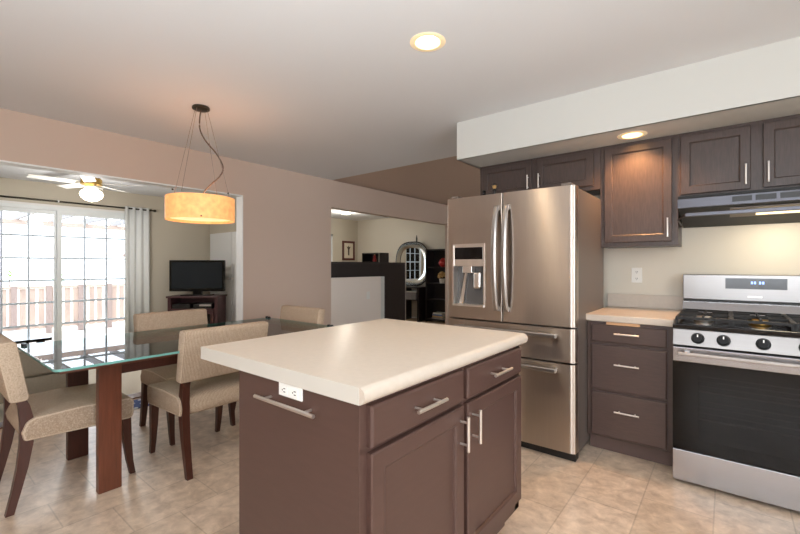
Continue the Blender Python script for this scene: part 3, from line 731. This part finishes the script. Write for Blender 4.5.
# ------------------------------------------------------------------ dining chairs (local front faces +Y)
def make_chair(label):
    t = thing('dining_chair', label, 'chair', (0, 0, 0), 0, 'tweed dining chairs around the glass table')
    q = B(); sec = [(-.235, .352), (.235, .335), (.252, .35), (.255, .44), (.235, .462), (0, .475), (-.19, .468), (-.225, .45), (-.245, .40)]
    add_prism(q, sec, -.255, .255, 'x', bev=.014); s = obj('seat', q, 'tweed', t, True)
    q = B(); sec = [(-.285, .56), (-.225, .56), (-.215, .575), (-.262, .855), (-.275, .866), (-.335, .866), (-.345, .85), (-.292, .57)]
    add_prism(q, sec, -.27, .27, 'x', bev=.010); obj('backrest', q, 'tweed', t, True)
    for s_ in (-1, 1):
        q = B(); prev = None
        for y, z, hw_, hd in ((.262, 0, .013, .014), (.247, .08, .015, .016), (.234, .2, .019, .020), (.228, .32, .022, .022), (.226, .36, .022, .022)):
            r_ = [q.verts.new((s_*.222+a*hw_, y+b_*hd-.01, z)) for a, b_ in ((-1, -1), (1, -1), (1, 1), (-1, 1))]
            if prev:
                for k in range(4): q.faces.new((prev[k], prev[(k+1) % 4], r_[(k+1) % 4], r_[k]))
            else: q.faces.new(r_[::-1])
            prev = r_
        q.faces.new(prev); obj('leg', q, 'walnut_dark', t)
        q = B(); prev = None
        for y, z, hw_, hd in ((-.285, 0, .017, .016), (-.262, .10, .018, .018), (-.238, .22, .020, .022), (-.222, .34, .021, .026), (-.220, .45, .021, .027), (-.232, .53, .020, .022), (-.258, .60, .019, .018), (-.272, .68, .018, .014)):
            r_ = [q.verts.new((s_*.222+a*hw_, y+b_*hd, z)) for a, b_ in ((-1, -1), (1, -1), (1, 1), (-1, 1))]
            if prev:
                for k in range(4): q.faces.new((prev[k], prev[(k+1) % 4], r_[(k+1) % 4], r_[k]))
            else: q.faces.new(r_[::-1])
            prev = r_
        q.faces.new(prev); obj('leg', q, 'walnut_dark', t)
    return t
ch = make_chair('beige tweed chair at the near end of the glass table, cut by photo edge')
ch.location = (-3.0, .652, 0)
dup(ch, (-2.722, 1.305, 0), PI/2, 'beige tweed chair between island and glass table, its back to the island')
dup(ch, (-3.245, 1.440, 0), -PI/2, 'beige tweed chair across the glass table, in front of curtain and television')
dup(ch, (-3.0, 2.03, 0), PI, 'pale beige chair at the far end of glass table, by plain wall')
# ------------------------------------------------------------------ pendant
PX, PY = -3.108, 1.469
pn = thing('pendant_lamp', 'amber drum pendant lamp hanging over the glass table', 'pendant lamp', (PX, PY, ZC))
q = B(); add_lathe(q, [(0, 0), (.058, 0), (.062, -.006), (.062, -.018), (.05, -.024), (0, -.025)]); obj('canopy', q, 'dark_bronze', pn, True)
R_, zt, zb = .238, -.690, -.862
q = B(); add_lathe(q, [(R_, zb), (R_, zt), (R_-.005, zt), (R_-.005, zb), (R_, zb)], seg=48); sh = obj('shade', q, 'shade', pn, True)
sc_ = B()
for deg, zz in ((-73, zt+.025), (23, zt+.025), (107, zt+.025), (203, zt+.025), (-25, zb+.012), (95, zb+.012), (215, zb+.012)):
    a = math.radians(deg); add_cyl(sc_, (R_*math.cos(a), R_*math.sin(a), zz), ((R_+.008)*math.cos(a), (R_+.008)*math.sin(a), zz), .006, seg=8)
obj('screws', sc_, 'dark_bronze', sh)
q = B(); add_lathe(q, [(0, zb+.018), (R_-.02, zb+.018), (R_-.012, zb+.022), (R_-.02, zb+.026), (0, zb+.026)], seg=40); obj('diffuser', q, 'diffuser', pn, True)
for k in range(4):
    a = k*PI/2+.55; q = B()
    add_cyl(q, (.05*math.cos(a), .05*math.sin(a), -.022), ((R_-.012)*math.cos(a), (R_-.012)*math.sin(a), zt+.01), .0016, seg=6)
    obj('suspension_wire', q, 'wire', pn)
rx, ry = math.cos(TH), math.sin(TH)
pts = []
for f, s_ in ((0, 0), (.1, -.008), (.22, -.006), (.34, .03), (.47, .095), (.58, .135), (.66, .145), (.74, .12), (.83, .06), (.92, .015), (1, .005)):
    pts.append((s_*rx*1.15, s_*ry*1.15, -.02+(zt-.02+.02)*f))
def smooth_path(p, n=5):
    out = []
    p = [Vector(x) for x in p]; p = [p[0]*2-p[1]]+p+[p[-1]*2-p[-2]]
    for i in range(1, len(p)-2):
        for k in range(n):
            t_ = k/n; a, b_, c_, d = p[i-1], p[i], p[i+1], p[i+2]
            out.append(.5*((2*b_)+(c_-a)*t_+(2*a-5*b_+4*c_-d)*t_*t_+(3*b_-a-3*c_+d)*t_**3))
    return out+[p[-2]]
q = B(); add_tube(q, smooth_path(pts), .0055); obj('power_cord', q, 'cord', pn, True)
q = B(); add_cyl(q, (0, 0, zt-.02), (0, 0, zt-.10), .02); add_box(q, -R_+.006, R_-.006, -.006, .006, zt-.03, zt-.02); obj('lamp_holder', q, 'dark_bronze', pn)
d = bpy.data.lights.new('pendant_bulb', 'POINT'); d.energy = 2; d.color = (1, .72, .5); d.shadow_soft_size = .05
o = bpy.data.objects.new('pendant_bulb', d); COL.objects.link(o); o.parent = pn; o.location = (.08, .05, zt-.04)
# ------------------------------------------------------------------ sunroom
fn = thing('ceiling_fan', 'white ceiling fan with lit globe in the sunroom', 'ceiling fan', (-6.2, 1.57, ZC))
q = B(); add_lathe(q, [(0, 0), (.09, 0), (.10, -.05), (.075, -.09), (.11, -.12), (.115, -.19), (.06, -.215), (0, -.22)]); obj('motor', q, 'brass', fn, True)
for k in range(5):
    a = k*2*PI/5 + .93; q = B()
    t_ = bmesh.new(); add_box(t_, .14, .60, -.062, .062, -.003, .003, bev=.002); add_box(t_, .09, .2, -.018, .018, -.002, .006)
    merge(q, t_, Matrix.Translation((0, 0, -.175)) @ Matrix.Rotation(a, 4, 'Z') @ Matrix.Rotation(.18, 4, 'X')); obj('blade', q, 'fan_white', fn)
q = B(); add_lathe(q, [(0, -.40), (.06, -.385), (.11, -.35), (.125, -.31), (.112, -.275), (.07, -.24), (.055, -.215)]); obj('globe', q, 'globe', fn, True)
d = bpy.data.lights.new('fan_bulb', 'POINT'); d.energy = 28; d.color = (1, .96, .92); d.shadow_soft_size = .1
o = bpy.data.objects.new('fan_bulb', d); COL.objects.link(o); o.parent = fn; o.location = (0, 0, -.50)
q = B(); add_cyl(q, (.06, .0, -.2), (.17, .08, -.25), .012); obj('pull_knob', q, 'fan_white', fn)
rod = thing('curtain_rod', 'dark curtain rod above the white patio door', 'curtain rod', (XE+.09, 1.6, 2.175))
q = B(); add_cyl(q, (0, -1.3, 0), (0, 1.19, 0), .013); obj('rod', q, 'dark_bronze', rod)
for y in (-1.32, 1.215): q = B(); add_lathe(q, [(0, -.024), (.02, -.015), (.024, 0), (.02, .015), (0, .024)], (0, y, 0), 16); obj('finial', q, 'dark_bronze', rod, True)
for y in (-1.1, -.07, 1.155): obj('bracket', box(-.09, .014, y-.008, y+.008, -.012, .02), 'white' if y == -.07 else 'dark_bronze', rod)
q = B(); n = 60; ys, ye = 2.37, 2.73
lo, hi = [], []
for k in range(n+1):
    f = k/n; y = ys+(ye-ys)*f; x = XE+.09+.030*math.sin(f*PI*7)+.012*math.sin(f*23+1)
    lo.append((x, y+.02*math.sin(f*9), .02)); hi.append((XE+.09+.02*math.sin(f*PI*7), y, 2.205))
a_ = [q.verts.new(p) for p in lo]; b_ = [q.verts.new(tuple(l*.45+h_*.55 for l, h_ in zip(p, r_))) for p, r_ in zip(lo, hi)]; c_ = [q.verts.new(p) for p in hi]
for k in range(n): q.faces.new((a_[k], a_[k+1], b_[k+1], b_[k])); q.faces.new((b_[k], b_[k+1], c_[k+1], c_[k]))
cu = obj('curtain', q, 'curtain', None, True); tag(cu, 'pale grey curtain gathered beside the patio door', 'curtain')
so = cu.modifiers.new('thickness', 'SOLIDIFY'); so.thickness = .004
tv_rz = math.radians(43)
TVX, TVY = -7.06, 3.28
ts = thing('tv_stand', 'mahogany television stand in the sunroom corner', 'tv stand', (TVX, TVY, 0), tv_rz)
w2, dp, ht = .42, .40, .735
q = B(); add_box(q, -w2, w2, -.22, .22, ht-.03, ht, bev=.004); obj('top', q, 'tv_wood', ts)
q = B(); add_box(q, -w2+.02, -w2+.07, -.20, .20, 0, ht-.03); add_box(q, w2-.07, w2-.02, -.20, .20, 0, ht-.03); add_box(q, -w2+.07, w2-.07, .18, .20, 0, ht-.03); add_box(q, -w2+.07, w2-.07, -.20, .18, .50, .525); add_box(q, -w2+.07, w2-.07, -.20, .18, 0, .08)
obj('carcass', q, 'tv_wood', ts)
for x0, x1 in ((-w2+.075, -.003), (.003, w2-.075)):
    d = obj('door', ringslab(B(), x0, x1, .085, .495, [(0, -.205), (0, -.22), (.05, -.22), (.055, -.212)]), 'tv_wood', ts)
    obj('door_glass', box(x0+.056, x1-.056, -.214, -.2125, .142, .438), 'black_gloss', d)
for x0, x1, lab, mt in ((-.34, -.05, 'dark media player on the left inside the television stand', 'black'), (.0, .30, 'dark media player with pale front inside the television stand', 'black')):
    t = thing('media_player', lab, 'media player', (TVX, TVY, .5255), tv_rz)
    obj('case', box(x0, x1, -.18, .10, .003, .075, bev=.004), mt, t)
    if x0 >= 0: obj('front_panel', box(x0+.1, x1-.01, -.184, -.1805, .04, .07), 'nickel', t)
tv = thing('television', 'black flat screen television on the mahogany stand', 'television', (TVX, TVY, ht), tv_rz)
q = B(); add_box(q, -.455, .455, -.03, .03, .07, .60, bev=.008); obj('bezel', q, 'black_gloss', tv)
obj('screen', box(-.415, .415, -.0325, -.0302, .12, .565), 'screen', tv)
q = B(); add_box(q, -.24, .24, -.11, .11, 0, .018, bev=.006); add_box(q, -.07, .07, -.02, .03, .018, .09); obj('stand', q, 'black_gloss', tv)
for k, x0 in enumerate((-7.625, -6.845)):  # white slabs standing in for a wall patch lit by the window
    dd = struct(f'door_{2+k}', box(x0, x0+.765, YP-.035, YP-.003, .01, 1.84, bev=.003), 'white', ('plain white slab for a window-lit wall patch behind the television', 'matching white slab hidden behind the dining wall')[k])
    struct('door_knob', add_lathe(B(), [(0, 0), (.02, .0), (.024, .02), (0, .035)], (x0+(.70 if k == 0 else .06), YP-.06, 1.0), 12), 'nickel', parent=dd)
of = thing('ottoman', 'olive grey upholstered ottoman beyond the near end of glass table', 'ottoman', (-4.76, .30, 0))
q = box(-.20, .20, -.72, .72, .30, .525, bev=.035, seg=3); obj('cushion', q, 'sofa', of, True)
q = box(-.19, .19, -.71, .71, .12, .298, bev=.015); obj('base', q, 'sofa', of, True)
for x in (-.14, .14):
    for y in (-.64, .64): obj('foot', box(x-.03, x+.03, y-.03, y+.03, 0, .121), 'espresso', of)
cf = thing('coffee_table', 'dark glossy side table in front of the patio door', 'table', (-6.0, .35, 0))
q = B(); add_prism(q, rrect(-.46, .46, -.75, .72, .05), .455, .485, 'z', bev=.0); obj('tabletop', q, 'black_gloss', cf)
for x in (-.4, .4):
    for y in (-.66, .63): obj('leg', box(x-.03, x+.03, y-.03, y+.03, 0, .456), 'espresso', cf)
tag(obj('floor_mat', box(-4.24, -3.98, 1.0, 1.75, .0005, .008), 'rug'), 'blue and white patterned floor mat by the wooden threshold', 'mat')
# ------------------------------------------------------------------ beyond the half wall
def black_cab(label, y0, y1, top, edge=False):
    t = thing('black_cabinet', label, 'cabinet', (-4.66, y0, 0))
    obj('carcass', box(-.17, .17, .001, y1-y0-.001, .06, top-.025, bev=.002), 'espresso', t)
    obj('plinth', box(-.15, .15, .01, y1-y0-.01, 0, .06), 'black', t)
    obj('top', box(-.175, .175, 0, y1-y0, top-.025, top, bev=.002), 'espresso', t)
    if edge: obj('edge_strip', box(.172, .182, y1-y0-.012, y1-y0, .0, top), 'nickel', t)
black_cab('black cabinet showing just above the half wall', 3.96, 5.06, 1.298)
black_cab('tall black cabinet standing past the end of half wall', 5.065, 5.76, 1.298, True)
cb = thing('cubby_box', 'small open black box on the black cabinet, red figure inside', 'box', (-4.665, 5.19, 1.2985))
q = B()
for a in ((-.24, -.225, -.12, .12, 0, .16), (.15, .165, -.12, .12, 0, .16), (-.225, .15, -.12, .12, 0, .012), (-.225, .15, -.12, .12, .148, .16), (-.225, .15, .108, .12, .012, .148)): add_box(q, *a)
obj('shell', q, 'espresso', cb)
q = B()
for a in ((-.24, -.225, -.122, -.1205, 0, .16), (.15, .165, -.122, -.1205, 0, .16)): add_box(q, *a)
obj('edge_strip', q, 'silver', cb)
def vase(name, lab, cat, prof, m, loc, parts=()):
    t = thing(name, lab, cat, loc); q = B(); add_lathe(q, prof, seg=20); obj('body', q, m, t, True); return t
t = vase('figurine', 'red and pale figurine inside the small black box', 'figurine', [(0, 0), (.03, 0), (.032, .03), (.018, .07), (.024, .09), (.012, .11), (0, .112)], 'red', (-4.66, 5.13, 1.3108))
q = B(); add_lathe(q, [(0, .10), (.013, .105), (.014, .12), (0, .13)]); obj('head', q, 'straw', t, True)
# picture on the outer wall
pf = thing('framed_picture', 'dark red framed picture on the living room wall', 'picture', (XE, 7.455, 1.635), PI/2)
obj('frame', ringslab(B(), -.215, .215, -.25, .25, [(0, 0), (0, -.025), (.01, -.03), (.05, -.024), (.055, -.012)]), 'frame_wood', pf)
obj('mat_board', box(-.16, .16, -.014, -.0122, -.195, .195), 'paper', pf)
q = B(); add_box(q, -.025, .025, -.0155, -.0142, -.12, .03); add_prism(q, [(-.02, .02), (.02, .02), (.07, .11), (.02, .09), (0, .14), (-.02, .09), (-.07, .11)], -.0155, -.0142, 'y'); obj('print', q, 'ink', pf)
# mirror, console, bookcase along the far wall
MX, MY, MZ = -5.75, 7.62, 1.285
mr = thing('wall_mirror', 'round-cornered silver framed mirror on the wall above the dark console', 'mirror', (MX, MY, MZ))
def sup(rx_, rz_, n=48, e=2.6):
    return [(rx_*math.copysign(abs(math.cos(2*PI*k/n))**(2/e), math.cos(2*PI*k/n)), rz_*math.copysign(abs(math.sin(2*PI*k/n))**(2/e), math.sin(2*PI*k/n))) for k in range(n)]
def ringband(rings):
    q = B(); vs = [[q.verts.new((x, y, z)) for x, z in sup(a, b_)] for a, b_, y in rings]
    for a, b_ in zip(vs, vs[1:]):
        for k in range(48): q.faces.new((a[k], a[(k+1) % 48], b_[(k+1) % 48], b_[k]))
    return q, vs
q, vs = ringband([(.48, .515, .03), (.48, .515, .0), (.465, .50, -.02), (.36, .39, -.012), (.345, .375, .0)]); obj('frame', q, 'silver', mr, True)
q, vs = ringband([(.485, .52, .028), (.492, .527, .01), (.484, .519, -.008)]); obj('rim', q, 'black', mr, True)
q, vs = ringband([(.35, .38, .004)] ); q.faces.new(vs[0]); obj('glass', q, 'mirror', mr)
q = B(); add_cyl(q, (.12, .03, .50), (.12, .03, .60), .012, .02, 10); add_cyl(q, (.12, .03, .60), (.12, .03, .67), .02, .006, 10); obj('finial', q, 'black', mr)
cn = thing('console_table', 'dark console table with open cubbies under the mirror', 'console', (-5.72, 7.50, 0))
q = B(); add_box(q, -.62, .40, -.2, .2, .735, .765, bev=.003); obj('top', q, 'espresso', cn)
for x in (-.60, -.11, .37): obj('upright', box(x-.02, x+.02, -.19, .19, 0, .735), 'espresso', cn)
obj('shelf', box(-.58, .35, -.18, .18, .46, .48), 'espresso', cn)
for x0, x1, lab in ((-.07, -.045, ''),): pass
for x0, x1, lab in ((-.52, -.18, 'grey cloth basket in the left cubby of the console'), (-.06, .30, 'grey cloth basket in the right cubby of the console, by bookcase')):
    b_ = thing('storage_basket', lab, 'basket', (-5.72+(x0+x1)/2, 7.5, .4805)); w_ = (x1-x0)/2
    q = B(); add_prism(q, [(-w_+.02, 0), (w_-.02, 0), (w_, .18), (-w_, .18)], -.16, .16, 'y', bev=.008); obj('body', q, 'grey_cloth', b_)
    obj('rim', box(-w_-.003, w_+.003, -.163, .163, .165, .185, bev=.004), 'pot', b_)
bk = thing('bookcase', 'tall dark bookcase partly hidden by the refrigerator', 'bookcase', (-5.25, 7.46, 0))
for x in (0, .93): obj('side_panel', box(x, x+.03, 0, .30, 0, 1.61), 'espresso', bk)
obj('back_panel', box(.03, .93, .285, .30, 0, 1.61), 'espresso', bk)
for z in (.05, .48, .835, 1.19, 1.585): obj('shelf', box(.03, .93, .005, .285, z, z+.022), 'espresso', bk)
t = vase('round_vase', 'round red vase on the upper bookcase shelf', 'vase', [(0, 0), (.04, 0), (.09, .05), (.10, .10), (.07, .16), (.035, .18), (.04, .195), (.02, .195), (0, .18)], 'red', (-4.86, 7.58, 1.2125))
t = vase('flower_pot', 'white pot of tan dried flowers on the bookcase', 'flower pot', [(0, 0), (.05, 0), (.065, .1), (.055, .1), (0, .085)], 'pot', (-4.88, 7.57, .8575))
q = B()
for k in range(40):
    s_ = bmesh.new(); bmesh.ops.create_icosphere(s_, subdivisions=1, radius=.03)
    a, e_ = random.random()*6.28, random.random()*1.5
    merge(q, s_, Matrix.Translation((.085*math.cos(a)*math.cos(e_), .085*math.sin(a)*math.cos(e_), .13+.10*math.sin(e_))))
obj('dried_flowers', q, 'straw', t)
for k, (z, w_, dd, c_, lab) in enumerate(((.0725, .30, .22, 'grey_cloth', 'grey book, bottom of stack on lowest bookcase shelf'), (.1085, .27, .21, 'straw', 'tan book, second from bottom of the bookcase stack'), (.1405, .28, .20, 'digit_blue', 'blue book, third in the bookcase stack'), (.1765, .25, .19, 'pot', 'white book on top of the bookcase stack'))):
    if c_ == 'digit_blue': M[c_] = mat('blue_book_cloth', (90, 112, 150), .7)
    hgt = .034 if k % 2 == 0 else .030
    b_ = thing('book', lab, 'book', (-4.95, 7.59, z), random.uniform(-.08, .08), 'stacked books on the lowest bookcase shelf')
    q = B(); add_box(q, -w_/2, w_/2, -dd/2, dd/2, 0, .003); add_box(q, -w_/2, w_/2, -dd/2, dd/2, hgt-.003, hgt); add_box(q, -w_/2, w_/2, -dd/2, -dd/2+.004, .003, hgt-.003); obj('cover', q, c_, b_)
    obj('pages', box(-w_/2+.004, w_/2-.004, -dd/2+.0045, dd/2-.004, .0032, hgt-.0032), 'paper', b_)
fl = thing('flush_ceiling_light', 'small lit flush light on the living room ceiling', 'ceiling light', (-6.56, 6.28, ZC))
q = B(); add_lathe(q, [(0, 0), (.12, 0), (.13, -.012), (.12, -.02)]); obj('base', q, 'white', fl, True)
q = B(); add_lathe(q, [(.112, -.018), (.10, -.05), (.05, -.065), (0, -.068)]); obj('lens', q, 'globe', fl, True)
d = bpy.data.lights.new('flush_lamp', 'POINT'); d.energy = 17; d.color = (1, .93, .82); d.shadow_soft_size = .1
o = bpy.data.objects.new('flush_lamp', d); COL.objects.link(o); o.parent = fl; o.location = (0, 0, -.18)
outlet('light_switch', 'white wall switch plate on the low half wall', (XW, 4.603, .785), PI/2, switch=True)
